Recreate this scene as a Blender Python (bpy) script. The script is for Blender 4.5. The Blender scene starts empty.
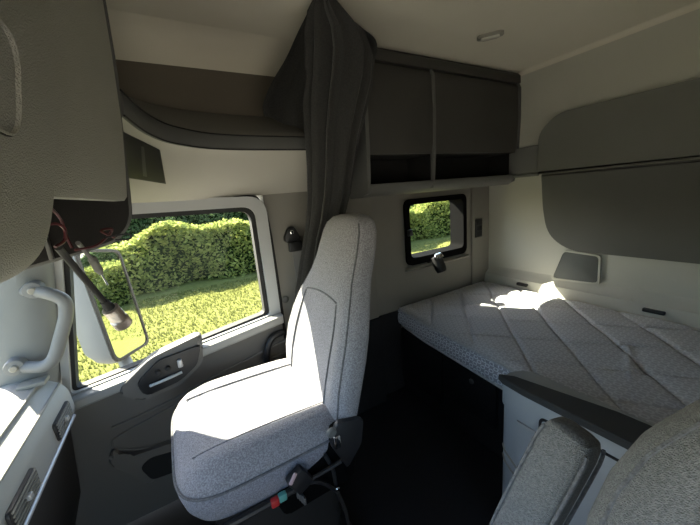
import bpy, bmesh, math, random
from mathutils import Vector, Matrix
from mathutils.bvhtree import BVHTree
random.seed(7)
C = bpy.context.scene.collection
H = 1.28                       # camera height above the cab floor
PI = math.pi
sc = bpy.context.scene
# ---------------------------------------------------------------- materials
def lin(c):
    return tuple((v/12.92 if v <= .04045 else ((v+.055)/1.055)**2.4) for v in c)
def nodes(m):
    m.use_nodes = True
    return m.node_tree.nodes, m.node_tree.links
def N(nd, t, **kw):
    n = nd.new(t)
    for k, v in kw.items():
        if k in n.inputs: n.inputs[k].default_value = v
        else: setattr(n, k, v)
    return n
def plain(name, col, rough=.6, bump=0., bscale=400., var=.06, vscale=6., metal=0., spec=.4, kind='noise', c2=None):
    m = bpy.data.materials.new(name); nd, lk = nodes(m)
    b = nd['Principled BSDF']
    b.inputs['Roughness'].default_value = rough; b.inputs['Metallic'].default_value = metal
    b.inputs['Specular IOR Level'].default_value = spec
    tc = N(nd, 'ShaderNodeTexCoord')
    nz = N(nd, 'ShaderNodeTexNoise'); nz.inputs['Scale'].default_value = vscale; nz.inputs['Detail'].default_value = 4
    lk.new(tc.outputs['Object'], nz.inputs['Vector'])
    mx = N(nd, 'ShaderNodeMix', data_type='RGBA')
    a = tuple(max(0, v*(1-var)) for v in col); d = tuple(v*(1+var) for v in (c2 or col))
    mx.inputs[6].default_value = (*a, 1); mx.inputs[7].default_value = (*d, 1)
    lk.new(nz.outputs['Fac'], mx.inputs[0]); lk.new(mx.outputs[2], b.inputs['Base Color'])
    if bump:
        if kind == 'voronoi':
            t = N(nd, 'ShaderNodeTexVoronoi'); t.inputs['Scale'].default_value = bscale; o = t.outputs['Distance']
        else:
            t = N(nd, 'ShaderNodeTexNoise'); t.inputs['Scale'].default_value = bscale; t.inputs['Detail'].default_value = 2; o = t.outputs['Fac']
        lk.new(tc.outputs['Object'], t.inputs['Vector'])
        bp = N(nd, 'ShaderNodeBump'); bp.inputs['Strength'].default_value = bump; bp.inputs['Distance'].default_value = .002
        lk.new(o, bp.inputs['Height']); lk.new(bp.outputs[0], b.inputs['Normal'])
    return m
def fabric(name, c1, c2, scale=260., bump=.6, rough=.95):
    """woven cloth: crossed fine waves broken up by noise"""
    m = bpy.data.materials.new(name); nd, lk = nodes(m); b = nd['Principled BSDF']
    b.inputs['Roughness'].default_value = rough; b.inputs['Specular IOR Level'].default_value = .1
    b.inputs['Sheen Weight'].default_value = .15
    tc = N(nd, 'ShaderNodeTexCoord')
    v = N(nd, 'ShaderNodeTexVoronoi'); v.inputs['Scale'].default_value = scale
    lk.new(tc.outputs['Object'], v.inputs['Vector'])
    nz = N(nd, 'ShaderNodeTexNoise'); nz.inputs['Scale'].default_value = scale*.45; nz.inputs['Detail'].default_value = 3
    lk.new(tc.outputs['Object'], nz.inputs['Vector'])
    r = N(nd, 'ShaderNodeValToRGB'); r.color_ramp.elements[0].position = .36; r.color_ramp.elements[1].position = .64
    r.color_ramp.elements[0].color = (*c1, 1); r.color_ramp.elements[1].color = (*c2, 1)
    lk.new(nz.outputs['Fac'], r.inputs[0]); lk.new(r.outputs[0], b.inputs['Base Color'])
    bp = N(nd, 'ShaderNodeBump'); bp.inputs['Strength'].default_value = bump; bp.inputs['Distance'].default_value = .003
    lk.new(v.outputs['Distance'], bp.inputs['Height']); lk.new(bp.outputs[0], b.inputs['Normal'])
    return m
def glassmat(name, refl=.05, tint=(.96, .98, .96)):
    m = bpy.data.materials.new(name); nd, lk = nodes(m)
    for n in list(nd):
        if n.type == 'BSDF_PRINCIPLED': nd.remove(n)
    t = N(nd, 'ShaderNodeBsdfTransparent'); t.inputs['Color'].default_value = (*tint, 1)
    g = N(nd, 'ShaderNodeBsdfGlossy'); g.inputs['Roughness'].default_value = .01
    mx = N(nd, 'ShaderNodeMixShader'); mx.inputs[0].default_value = refl
    lk.new(t.outputs[0], mx.inputs[1]); lk.new(g.outputs[0], mx.inputs[2])
    lk.new(mx.outputs[0], nd['Material Output'].inputs['Surface'])
    return m
def leafmat(name, c1, c2, trans=.5):
    m = bpy.data.materials.new(name); nd, lk = nodes(m)
    for n in list(nd):
        if n.type == 'BSDF_PRINCIPLED': nd.remove(n)
    ge = N(nd, 'ShaderNodeNewGeometry')
    mx = N(nd, 'ShaderNodeMix', data_type='RGBA'); mx.inputs[6].default_value = (*c1, 1); mx.inputs[7].default_value = (*c2, 1)
    lk.new(ge.outputs['Random Per Island'], mx.inputs[0])
    d = N(nd, 'ShaderNodeBsdfDiffuse'); t = N(nd, 'ShaderNodeBsdfTranslucent')
    lk.new(mx.outputs[2], d.inputs['Color']); lk.new(mx.outputs[2], t.inputs['Color'])
    ms = N(nd, 'ShaderNodeMixShader'); ms.inputs[0].default_value = trans
    lk.new(d.outputs[0], ms.inputs[1]); lk.new(t.outputs[0], ms.inputs[2])
    lk.new(ms.outputs[0], nd['Material Output'].inputs['Surface'])
    return m
def mattressmat(name, base, ringc, amt):
    """grey ticking with rows of small pale rounded-square rings (object coordinates)"""
    m = bpy.data.materials.new(name); nd, lk = nodes(m); b = nd['Principled BSDF']
    b.inputs['Roughness'].default_value = .8; b.inputs['Specular IOR Level'].default_value = .25
    tc = N(nd, 'ShaderNodeTexCoord'); sx = N(nd, 'ShaderNodeSeparateXYZ'); lk.new(tc.outputs['Object'], sx.inputs[0])
    def M(op, a, bb=None, c=None):
        n = N(nd, 'ShaderNodeMath', operation=op)
        for i, v in enumerate((a, bb, c)):
            if v is None: continue
            if isinstance(v, (int, float)): n.inputs[i].default_value = v
            else: lk.new(v, n.inputs[i])
        return n.outputs[0]
    u = M('ADD', sx.outputs['X'], M('MULTIPLY', sx.outputs['Z'], 1.0))
    def ring(ox, oy):
        px = M('SUBTRACT', M('FRACT', M('ADD', M('MULTIPLY', u, 29.), ox)), .5)
        py = M('SUBTRACT', M('FRACT', M('ADD', M('MULTIPLY', sx.outputs['Y'], 23.), oy)), .5)
        r = M('POWER', M('ADD', M('POWER', M('ABSOLUTE', px), 3.), M('POWER', M('ABSOLUTE', py), 3.)), 1/3.)
        return M('LESS_THAN', M('ABSOLUTE', M('SUBTRACT', r, .22)), .065)
    pat = M('MAXIMUM', ring(0, 0), ring(.5, .5))
    nz = N(nd, 'ShaderNodeTexNoise'); nz.inputs['Scale'].default_value = 120; lk.new(tc.outputs['Object'], nz.inputs['Vector'])
    fac = M('MULTIPLY', pat, M('MULTIPLY', M('ADD', M('MULTIPLY', nz.outputs['Fac'], .7), .45), amt))
    mx = N(nd, 'ShaderNodeMix', data_type='RGBA')
    mx.inputs[6].default_value = (*base, 1); mx.inputs[7].default_value = (*ringc, 1)
    lk.new(fac, mx.inputs[0]); lk.new(mx.outputs[2], b.inputs['Base Color'])
    bp = N(nd, 'ShaderNodeBump'); bp.inputs['Strength'].default_value = .35; bp.inputs['Distance'].default_value = .003
    lk.new(M('ADD', pat, nz.outputs['Fac']), bp.inputs['Height']); lk.new(bp.outputs[0], b.inputs['Normal'])
    return m
M = dict(
 roof=plain('headliner_cloth', (.55,.515,.43), .95, .5, 500, .07, 3, spec=.1),
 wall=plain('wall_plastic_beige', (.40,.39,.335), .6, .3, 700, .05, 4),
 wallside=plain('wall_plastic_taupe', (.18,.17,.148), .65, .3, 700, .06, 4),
 brown=plain('compartment_lining', (.105,.090,.070), .9, .3, 300, .08, 5),
 header=plain('header_plastic', (.31,.295,.255), .6, .35, 700, .05, 4),
 lip=plain('shelf_lip_vinyl', (.075,.075,.07), .7, .5, 500, .06, 8),
 lip2=plain('shelf_roll_vinyl', (.13,.125,.11), .8, .5, 500, .06, 8),
 cab=plain('cabinet_plastic', (.046,.044,.040), .6, .5, 600, .06, 6),
 cabedge=plain('cabinet_edge', (.10,.10,.095), .55, .3, 600, .05, 6),
 darkin=plain('cabinet_inside', (.008,.008,.008), .9),
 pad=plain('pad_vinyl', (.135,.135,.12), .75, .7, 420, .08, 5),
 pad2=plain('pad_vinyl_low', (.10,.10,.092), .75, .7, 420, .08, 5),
 band=plain('band_vinyl', (.13,.13,.12), .75, .5, 420, .06, 5),
 speaker=plain('speaker_cloth', (.10,.105,.10), .9, .8, 900, .05, 30),
 vinyl=plain('console_vinyl', (.27,.26,.222), .62, .7, 620, .08, 7, kind='voronoi'),
 black=plain('black_plastic', (.012,.012,.013), .45, .2, 500),
 rubber=plain('black_rubber', (.014,.014,.014), .75),
 floor=plain('floor_rubber', (.010,.010,.011), .85, .5, 200, .2, 10),
 door=plain('door_plastic', (.10,.094,.086), .6, .5, 600, .06, 5),
 doorlow=plain('door_plastic_low', (.05,.047,.043), .65, .5, 600, .08, 5),
 sill=plain('door_sill_plastic', (.22,.22,.21), .5, .3, 600, .05, 5),
 frame=plain('window_frame_grey', (.34,.345,.34), .45, .15, 500),
 silver=plain('silver_plastic', (.40,.40,.40), .35, .1, 500, metal=.3),
 chrome=plain('chrome', (.8,.8,.8), .12, metal=1.),
 pillar=plain('pillar_plastic', (.145,.155,.155), .55, .3, 600, .05, 4),
 handle=plain('handle_plastic', (.145,.15,.15), .5, .4, 600),
 dash=plain('dash_plastic', (.30,.30,.28), .55, .4, 500, .05, 6),
 dashdark=plain('dash_lower', (.045,.04,.036), .7, .4, 500, .08, 6),
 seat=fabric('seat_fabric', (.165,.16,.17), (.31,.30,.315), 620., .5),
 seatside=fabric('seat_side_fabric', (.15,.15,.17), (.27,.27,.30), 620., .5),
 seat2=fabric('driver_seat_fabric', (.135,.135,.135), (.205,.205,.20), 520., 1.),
 seam=fabric('seam_thread', (.09,.09,.095), (.14,.14,.145)),
 matt=mattressmat('mattress_border', (.38,.39,.43), (.84,.86,.9), 1.), matttop=mattressmat('mattress_ticking', (.45,.45,.46), (.72,.72,.73), .6),
 piping=fabric('mattress_piping', (.45,.46,.48), (.6,.61,.62)),
 curtain=fabric('curtain_cloth', (.026,.026,.025), (.040,.039,.037), 500, .3),
 unit=plain('side_unit_plastic', (.35,.37,.38), .5, .25, 600, .04, 4),
 unittop=plain('side_unit_top', (.035,.036,.036), .6, .3, 600),
 belt=plain('belt_webbing', (.19,.185,.18), .8, .5, 900, .1, 200),
 red=plain('red_button', (.45,.03,.03), .4), green=plain('teal_button', (.10,.32,.28), .4),
 pink=plain('buckle_label', (.45,.32,.32), .4),
 redwire=plain('red_wire', (.055,.007,.009), .45), brass=plain('connector_metal', (.42,.36,.32), .35, .6, 150, .25, 60, metal=.8),
 lens=plain('lamp_lens', (.5,.48,.42), .25), bezel=plain('lamp_bezel', (.22,.21,.18), .5),
 glass=glassmat('window_glass', .005), mirror=plain('mirror_glass', (.82,.84,.82), .015, metal=1., var=0),
 mirrorbody=plain('mirror_body', (.20,.21,.22), .5, .2, 300), skin=plain('cab_paint', (.62,.62,.62), .3),
 leafA=leafmat('bush_leaves', (.10,.135,.035), (.38,.41,.12)), leafB=leafmat('hedge_leaves', (.06,.10,.045), (.16,.22,.09)),
 blade=leafmat('grass_blades', (.10,.112,.032), (.18,.185,.065), .4),
 lawn=plain('lawn_turf', (.10,.108,.030), 1., .8, 30, .2, 9, spec=0., c2=(.15,.155,.048)),
 bay=plain('bay_shaded_plastic', (.008,.007,.006), .6, .2, 400, spec=.15),  # near-black colour includes the shade inside the open bay
 reveal=plain('window_rubber', (.004,.004,.004), .9, spec=.03),
 bounce_gravel=plain('bounce_gravel', (.30,.285,.25), .95, 1., 40, .25, 30, spec=.1),
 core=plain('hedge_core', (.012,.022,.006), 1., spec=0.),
)
# ---------------------------------------------------------------- helpers
def put(name, me, mat, parent):
    o = bpy.data.objects.new(name, me); C.objects.link(o)
    for m in (mat if isinstance(mat, (list, tuple)) else [mat]): me.materials.append(m)
    if parent is not None:
        w = Vector(); p = parent
        while p: w += p.location; p = p.parent
        me.transform(Matrix.Translation(-w)); o.parent = parent
    return o
def obj(name, bm, mat, parent=None, smooth=35):
    bmesh.ops.recalc_face_normals(bm, faces=bm.faces[:])
    me = bpy.data.meshes.new(name); bm.to_mesh(me); bm.free()
    if smooth:
        for p in me.polygons: p.use_smooth = True
        me.set_sharp_from_angle(angle=math.radians(smooth))
    if parent is None:      # own origin at the base of the mesh
        xs = [v.co for v in me.vertices]
        c = Vector((sum(v.x for v in xs)/len(xs), sum(v.y for v in xs)/len(xs), min(v.z for v in xs)))
        me.transform(Matrix.Translation(-c)); o = put(name, me, mat, None); o.location = c; return o
    return put(name, me, mat, parent)
def thing(name, label, cat, loc, group=None):
    o = bpy.data.objects.new(name, None); C.objects.link(o); o.location = loc; o.empty_display_size = .1
    return tag(o, label, cat, group)
def tag(o, label, cat, group=None, kind=None):
    o['label'] = label; o['category'] = cat
    if group: o['group'] = group
    if kind: o['kind'] = kind
    return o
def struct(o):
    o['kind'] = 'structure'; return o
def box(bm, x0, x1, y0, y1, z0, z1, bev=0., seg=2, mat=None):
    r = bmesh.ops.create_cube(bm, size=1)
    vs = r['verts']
    bmesh.ops.scale(bm, vec=(x1-x0, y1-y0, z1-z0), verts=vs)
    bmesh.ops.translate(bm, vec=((x0+x1)/2, (y0+y1)/2, (z0+z1)/2), verts=vs)
    if mat is not None: bmesh.ops.transform(bm, matrix=mat, verts=vs)
    if bev:
        es = list({e for v in vs for e in v.link_edges})
        bmesh.ops.bevel(bm, geom=es, offset=bev, segments=seg, affect='EDGES', profile=.5)
    return bm
def BOX(*a, **k): return box(bmesh.new(), *a, **k)
def p3(axis, a, u, v):
    return {'X': (a, u, v), 'Y': (u, a, v), 'Z': (u, v, a)}[axis]
def prism(poly, axis, a0, a1, bev=0., seg=2, bm=None):
    bm = bm or bmesh.new()
    A = [bm.verts.new(p3(axis, a0, *p)) for p in poly]; B = [bm.verts.new(p3(axis, a1, *p)) for p in poly]
    n = len(poly); fa = bm.faces.new(A); fb = bm.faces.new(B[::-1])
    for i in range(n): bm.faces.new((A[i], B[i], B[(i+1) % n], A[(i+1) % n]))
    if bev:
        bmesh.ops.bevel(bm, geom=list({e for f in (fa, fb) for e in f.edges}), offset=bev, segments=seg, affect='EDGES', profile=.5)
    return bm
def rounded(poly, r, n=5):
    out = []; k = len(poly)
    for i in range(k):
        rr = r[i] if isinstance(r, (list, tuple)) else r
        p = Vector(poly[i]); a = (Vector(poly[i-1])-p); b = (Vector(poly[(i+1) % k])-p)
        d = min(rr, a.length*.49, b.length*.49); a = p+a.normalized()*d; b = p+b.normalized()*d
        for j in range(n+1):
            t = j/n; out.append(tuple((1-t)**2*a+2*t*(1-t)*p+t*t*b))
    return out
def rrect(u0, u1, v0, v1, r, n=5): return rounded([(u0,v0),(u1,v0),(u1,v1),(u0,v1)], r, n)
def ring(outer, inner, axis, a0, a1, bm=None):
    bm = bm or bmesh.new(); n = len(outer)
    L = [[bm.verts.new(p3(axis, a, *p)) for p in P] for P, a in ((outer,a0),(outer,a1),(inner,a1),(inner,a0))]
    for k in range(4):
        X, Y = L[k], L[(k+1) % 4]
        for i in range(n): bm.faces.new((X[i], X[(i+1) % n], Y[(i+1) % n], Y[i]))
    return bm
def loft(rings, cap=True, closed=True, bm=None):
    bm = bm or bmesh.new(); V = [[bm.verts.new(p) for p in r] for r in rings]; n = len(V[0])
    for a, b in zip(V, V[1:]):
        for i in range(n if closed else n-1): bm.faces.new((a[i], a[(i+1) % n], b[(i+1) % n], b[i]))
    if cap and closed: bm.faces.new(V[0]); bm.faces.new(V[-1][::-1])
    return bm
def smooth_path(pts, n=6):
    P = [Vector(p) for p in pts]; out = []
    for i in range(len(P)-1):
        p0, p1, p2, p3_ = P[max(i-1,0)], P[i], P[i+1], P[min(i+2,len(P)-1)]
        for j in range(n):
            t = j/n
            out.append(.5*((2*p1)+(-p0+p2)*t+(2*p0-5*p1+4*p2-p3_)*t*t+(-p0+3*p1-3*p2+p3_)*t**3))
    out.append(P[-1]); return out
def tube(pts, r, n=8, sm=6, bm=None, cap=True):
    P = smooth_path(pts, sm) if sm else [Vector(p) for p in pts]
    rs = r if isinstance(r, (list, tuple)) else [r]*len(P)
    if len(rs) != len(P): rs = [rs[min(int(i/max(len(P)-1,1)*(len(rs)-1)+.5), len(rs)-1)] for i in range(len(P))]
    rings = []; up = Vector((0,0,1)); prev = None
    for i, p in enumerate(P):
        d = (P[min(i+1,len(P)-1)]-P[max(i-1,0)]).normalized()
        a = (prev - d*prev.dot(d)) if prev else d.cross(up if abs(d.z) < .9 else Vector((1,0,0)))
        a.normalize(); b = d.cross(a); prev = a
        rings.append([p+rs[i]*(math.cos(t)*a+math.sin(t)*b) for t in [2*PI*k/n for k in range(n)]])
    return loft(rings, cap, True, bm)
def lathe(prof, c, n=20, axis=Vector((0,0,1)), bm=None):
    q = Vector((0,0,1)).rotation_difference(axis.normalized()); c = Vector(c)
    return loft([[c+q@Vector((r*math.cos(2*PI*k/n), r*math.sin(2*PI*k/n), h)) for k in range(n)] for r, h in prof], True, True, bm)
def ribbon(pts, w, t, side):
    """flat strap: width vector side, thickness t"""
    P = smooth_path(pts, 8); side = Vector(side).normalized(); rings = []
    for i, p in enumerate(P):
        d = (P[min(i+1,len(P)-1)]-P[max(i-1,0)]).normalized(); nrm = d.cross(side).normalized()
        rings.append([p+side*w/2+nrm*t/2, p-side*w/2+nrm*t/2, p-side*w/2-nrm*t/2, p+side*w/2-nrm*t/2])
    return loft(rings)
# ---------------------------------------------------------------- camera (solved from the cab's own parallel edges)
F = 313.
eY = Vector((-185,-51,F)).normalized(); vx = Vector((562,-116,F)); eX = (vx-eY*vx.dot(eY)).normalized(); eZ = eX.cross(eY)
cam = bpy.data.cameras.new('camera'); co = bpy.data.objects.new('camera', cam); C.objects.link(co)
cam.sensor_width = 36; cam.lens = F/700*36; cam.clip_start = .01; cam.clip_end = 500
co.matrix_world = Matrix(((eX.x,-eX.y,-eX.z,0),(eY.x,-eY.y,-eY.z,0),(eZ.x,-eZ.y,-eZ.z,H),(0,0,0,1)))
sc.camera = co
def ray(px, py):
    d = Vector((px-350, py-262.5, F)); return Vector((eX.dot(d), eY.dot(d), eZ.dot(d)))
def atX(px, py, a): w = ray(px,py); return w*(a/w.x)
def atY(px, py, a): w = ray(px,py); return w*(a/w.y)
def atZ(px, py, a): w = ray(px,py); return w*(a/w.z)
# ================================================================ SETTING
struct(obj('floor', BOX(-.75, 2.1, -.60, 1.60, -1.32, -1.28), M['floor']))
bm = BOX(-.62, 2.15, -.62, 1.62, .65, .72)
# coves where the headliner turns down to the side and the rear wall
def cove(cx, cz, r, flip, axis, a0, a1):
    pts = [(cx, cz)] + [(cx-flip*(r-r*math.cos(t)), cz-(r-r*math.sin(t))) for t in [PI/2*k/6 for k in range(7)]]
    return pts
y0, z0, r = 1.45, .655, .12
prism([(y0, z0)]+[(y0-r+r*math.cos(PI/2*k/6), z0-r+r*math.sin(PI/2*k/6)) for k in range(7)], 'X', -.5, .95, bm=bm)
x0 = 2.03
prism([(x0, z0)]+[(x0-.03+.03*math.cos(PI/2*k/6), z0-.03+.03*math.sin(PI/2*k/6)) for k in range(7)], 'Y', -.58, 1.5, bm=bm)
struct(obj('ceiling', bm, M['roof']))
struct(obj('wall_rear', BOX(2.03, 2.13, -.62, 1.62, -1.32, .70), M['wall']))
# passenger side wall of the sleeper, with the window opening
W = (1.255, 1.775, -.445, -.065)
bm = BOX(.98, W[0], 1.5, 1.6, -1.30, .68); box(bm, W[1], 2.05, 1.5, 1.6, -1.30, .68)
box(bm, W[0], W[1], 1.5, 1.6, -1.30, W[2]); box(bm, W[0], W[1], 1.5, 1.6, W[3], .68)
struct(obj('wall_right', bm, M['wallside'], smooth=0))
V_ = W; W = (W[0]-.06, W[1]+.06, W[2]-.06, W[3]+.06)
bm = BOX(.45, W[0], 1.603, 1.62, -1.9, .75); box(bm, W[1], 2.25, 1.603, 1.62, -1.9, .75)
box(bm, W[0], W[1], 1.603, 1.62, -1.9, W[2]); box(bm, W[0], W[1], 1.603, 1.62, W[3], .75)
struct(obj('trim_1', bm, M['skin'], smooth=0))
W = V_
# raised corner strip right of the window and pillar trim with the belt
struct(obj('trim_2', BOX(1.845, 2.028, 1.482, 1.5, -.72, .0, bev=.006), M['wallside']))
bm = BOX(.395, .985, 1.455, 1.6, -1.28, .05, bev=.008); box(bm, .395, .99, 1.46, 1.6, .02, .64)
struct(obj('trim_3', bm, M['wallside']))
struct(obj('trim_8', box(BOX(.40, .99, 1.44, 1.5, -1.28, -.72, bev=.006), .985, 1.172, 1.491, 1.5, -1.28, -.735), M['floor']))
struct(obj('trim_4', BOX(-.55, .95, 1.45, 1.6, .06, .68), M['brown']))
# rear shelf rail between mattress and wall
struct(obj('trim_5', prism([(2.03,-.60),(2.02,-.625),(1.985,-.655),(1.975,-.70),(1.975,-.80),(2.03,-.80)], 'Y', -.55, 1.48), M['wall']))
# driver side: rear quarter, header over the open door
bm = BOX(.60, 2.05, -.68, -.58, -1.30, .68); box(bm, -.62, .60, -.68, -.58, .02, .68)
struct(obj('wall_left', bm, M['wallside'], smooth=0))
bm = BOX(-.80, -.74, -.62, 1.60, -1.30, -.56); box(bm, -.50, -.44, -.62, 1.60, -.02, .68)
struct(obj('wall_front', bm, M['brown'], smooth=0))
# windscreen with its header rail
struct(obj('window_3', prism([(-.74,-.56),(-.46,.0),(-.455,-.005),(-.735,-.565)], 'Y', -.60, 1.36), M['glass']))
struct(obj('trim_6', prism([(-.45,-.075),(-.355,-.095),(-.35,-.115),(-.37,-.125),(-.47,-.09)], 'Y', -.60, 1.42, bev=.004), M['header']))
# A-pillar, passenger side
def quadloft(b, t): return loft([b, t])
pl = bmesh.new()
rings = []
for k in range(9):
    t = k/8; z = -.62+t*.68
    xr = -.445+.115*t+.01*math.sin(t*PI); xf = -.61+.14*t
    rings.append([(xr,1.455,z),(xr-.005,1.40,z),(xr-.025,1.375,z),((xr+xf)/2,1.355,z),(xf+.02,1.37,z),(xf,1.40,z),(xf-.02,1.455,z)])
struct(obj('trim_7', loft(rings), M['pillar']))
# ================================================================ DOOR
d1 = bpy.data.objects.new('door_1', None); C.objects.link(d1); d1.location = (0, 1.45, -1.25); struct(d1)
sl = lambda x: -.578+.137*(x-.0)          # sloping sill line
lower = [(-.58,-1.25),(.395,-1.25),(.395,sl(.395)),(-.40,sl(-.40)-.003),(-.58,sl(-.5))]
obj('door_panel', prism(lower, 'Y', 1.415, 1.52, bev=.012), M['door'], d1)
obj('door_sill', prism([(-.44,sl(-.44)-.035),(.39,sl(.39)-.035),(.39,sl(.39)+.004),(-.44,sl(-.44)+.004)], 'Y', 1.37, 1.50, bev=.01, seg=3), M['sill'], d1)
outer = rounded([(-.44,sl(-.44)),(.395,sl(.395)),(.395,.03),(-.335,.06)], [.005,.005,.08,.05], 6)
inner = rounded([(-.415,sl(-.415)+.01),(.345,sl(.345)+.01),(.345,-.012),(-.315,.005)], [.02,.02,.055,.05], 6)
inner2 = rounded([(-.402,sl(-.402)+.014),(.325,sl(.325)+.02),(.325,-.03),(-.300,-.012)], [.02,.02,.045,.05], 6)
obj('window_frame', ring(outer, inner, 'Y', 1.425, 1.5), M['frame'], d1)
obj('window_seal', ring(inner, inner2, 'Y', 1.445, 1.49), M['rubber'], d1)
obj('window_pane', prism(inner, 'Y', 1.465, 1.469), M['glass'], d1, smooth=0)
# rubber seal lines on the pillar beside the door
bm = tube([(.408,1.45,-1.2),(.408,1.45,-.5),(.40,1.45,-.09),(.375,1.45,.0),(.33,1.45,.035),(.1,1.45,.045),(-.25,1.45,.06)], .0075, 8, 6)
obj('door_seal', bm, M['rubber'], d1)
# switch pod
pod = rounded([tuple((atY(x,y,1.37).x, atY(x,y,1.37).z)) for x,y in ((116,392),(150,358),(202,333),(203,362),(182,384),(140,402))], .025, 5)
obj('armrest_pod', prism(pod, 'Y', 1.365, 1.42, bev=.012, seg=3), M['door'], d1)
pod2 = rounded([tuple((atY(x,y,1.36).x, atY(x,y,1.36).z)) for x,y in ((136,384),(158,360),(201,344),(197,364),(180,380),(146,396))], .02, 5)
sp = obj('switch_panel', prism(pod2, 'Y', 1.352, 1.37, bev=.006), M['black'], d1)
a, b = atY(150,386,1.345), atY(182,372,1.345)
obj('door_latch', tube([a, (a+b)/2+Vector((0,-.008,.002)), b], .006, 8, 4), M['silver'], d1)
for x, y in ((158,372),(168,368)):
    p = atY(x,y,1.35); obj('switch_knob', lathe([(.009,.0),(.009,.010),(.006,.013)], p, 14, Vector((0,-1,0))), M['rubber'], sp)
p = atY(180,363,1.35); obj('lock_button', BOX(p.x-.009,p.x+.009,1.338,1.354,p.z-.016,p.z+.016,bev=.004), M['silver'], sp)
# pressed lines and map pocket
def onD(x, y, Y=1.41): return atY(x, y, Y)
obj('trim_line', tube([onD(112,428),onD(140,416),onD(180,396),onD(215,376),onD(270,348),onD(290,338)], .006, 8, 5), M['door'], d1)
obj('trim_line', tube([onD(290,350),onD(215,384),onD(140,424),onD(116,438),onD(112,444),onD(118,449),onD(150,447),onD(200,430)], .004, 8, 5), M['door'], d1)
pk = rounded([tuple((onD(x,y).x, onD(x,y).z)) for x,y in ((113,445),(125,455),(215,425),(215,470),(170,462),(150,482),(132,470),(108,462))], .03, 5)
obj('door_pocket', prism(pk, 'Y', 1.385, 1.43, bev=.012, seg=3), M['door'], d1)
pk = rounded([tuple((onD(x,y,1.383).x, onD(x,y,1.383).z)) for x,y in ((140,468),(150,458),(178,450),(180,470),(152,480))], .02, 4)
obj('pocket_shade', prism(pk, 'Y', 1.382, 1.40), M['darkin'], d1)  # black slab painted for the shaded pocket mouth, nothing is cut out
p = onD(275,350,1.40)
obj('grab_cup', tube([onD(283,332,1.40), onD(272,338,1.39), onD(267,352,1.39), onD(268,372,1.40)], .016, 10, 5), M['black'], d1)
# ================================================================ SLEEPER WINDOW
w1 = bpy.data.objects.new('window_1', None); C.objects.link(w1); w1.location = (1.515, 1.5, -.47); struct(w1)
o_ = rrect(W[0]-.012, W[1]+.012, W[2]-.02, W[3]+.012, .05, 6); i_ = rrect(W[0]+.022, W[1]-.022, W[2]+.025, W[3]-.022, .035, 6)
f = obj('window_frame', ring(o_, i_, 'Y', 1.482, 1.53), M['reveal'], w1)
o2 = rrect(W[0]-.012, W[1]+.012, W[2]-.012, W[3]+.012, .045, 6)
obj('window_reveal', ring(o2, i_, 'Y', 1.53, 1.60), M['reveal'], w1)
obj('window_pane', prism(i_, 'Y', 1.588, 1.592), M['glass'], w1, smooth=0)
obj('sill_ledge', prism([(1.484,W[2]-.03),(1.47,W[2]-.04),(1.484,W[2]-.055)], 'X', W[0]-.03, W[1]+.03, bev=.003), M['bezel'], w1)
obj('window_latch', BOX(W[0]-.005, W[0]+.03, 1.468, 1.486, -.275, -.235, bev=.005), M['black'], w1)
# ================================================================ REAR WALL PADS
t = rounded([(1.125,.027),(1.125,.262),(1.03,.352),(-.55,.345),(-.55,.027)], [.004,.05,.07,.03,.01], 6)
tag(obj('backrest_pad', prism(t, 'X', 1.985, 2.029, bev=.016, seg=3), M['pad']), 'upper dark grey padded panel on the rear wall, above the seam', 'wall pad')
t = rounded([(1.105,.025),(1.085,-.20),(1.05,-.34),(.93,-.425),(.4,-.428),(-.55,-.428),(-.55,.025)], [.004,.2,.08,.12,.2,.03,.01], 6)
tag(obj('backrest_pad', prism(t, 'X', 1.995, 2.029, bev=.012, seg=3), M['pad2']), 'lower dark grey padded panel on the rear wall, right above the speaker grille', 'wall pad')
bm = prism(rounded([(1.13,.04),(1.13,.20),(1.32,.20),(1.32,.04)], .004, 2), 'X', 2.0, 2.03, bev=.004)
box(bm, 1.995, 2.03, 1.135, 1.48, .020, .038, bev=.004)
tag(obj('wall_band', bm, M['band']), 'short grey vinyl band on the rear wall beside the overhead cabinet', 'wall trim')
t = rounded([(.965,-.437),(.785,-.446),(.782,-.598),(1.02,-.610)], .022, 5)
ro = thing('speaker_grille', 'dark grey four-sided speaker grille low on the beige rear wall', 'speaker', (2.03, .9, -.61))
obj('grille_cloth', prism(t, 'X', 2.015, 2.03, bev=.004), M['speaker'], ro)
big = [(.874+(u-.89)*1.07+.016, -.52+(v+.52)*1.10) for u, v in t]
obj('rim', ring([(.89+(u-.89)*1.09, -.52+(v+.52)*1.12) for u, v in t], t, 'X', 2.012, 2.03), M['wall'], ro)
for y, l in ((1.188,'small black clip behind the sunlit corner of the mattress'),(.525,'long black clip behind the mattress, farther from the corner')):
    h = .036 if y > 1 else .042
    tag(obj('mattress_clip', BOX(1.962, 1.985, y-h, y+h, -.690, -.672, bev=.005), M['black']), l, 'clip')
# light switch panel beside the sleeper window
p = atY(478.5,228,1.48)
sw = thing('wall_switch', 'narrow black switch panel right of the small sleeper window', 'switch', (p.x, 1.482, p.z-.06))
obj('plate', BOX(p.x-.036,p.x+.036,1.474,1.484,p.z-.066,p.z+.066,bev=.004), M['black'], sw)
for k in (-1,0,1): obj('rocker', BOX(p.x-.026,p.x+.026,1.469,1.476,p.z+k*.04-.016,p.z+k*.04+.016,bev=.003), M['rubber'], sw)
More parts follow.
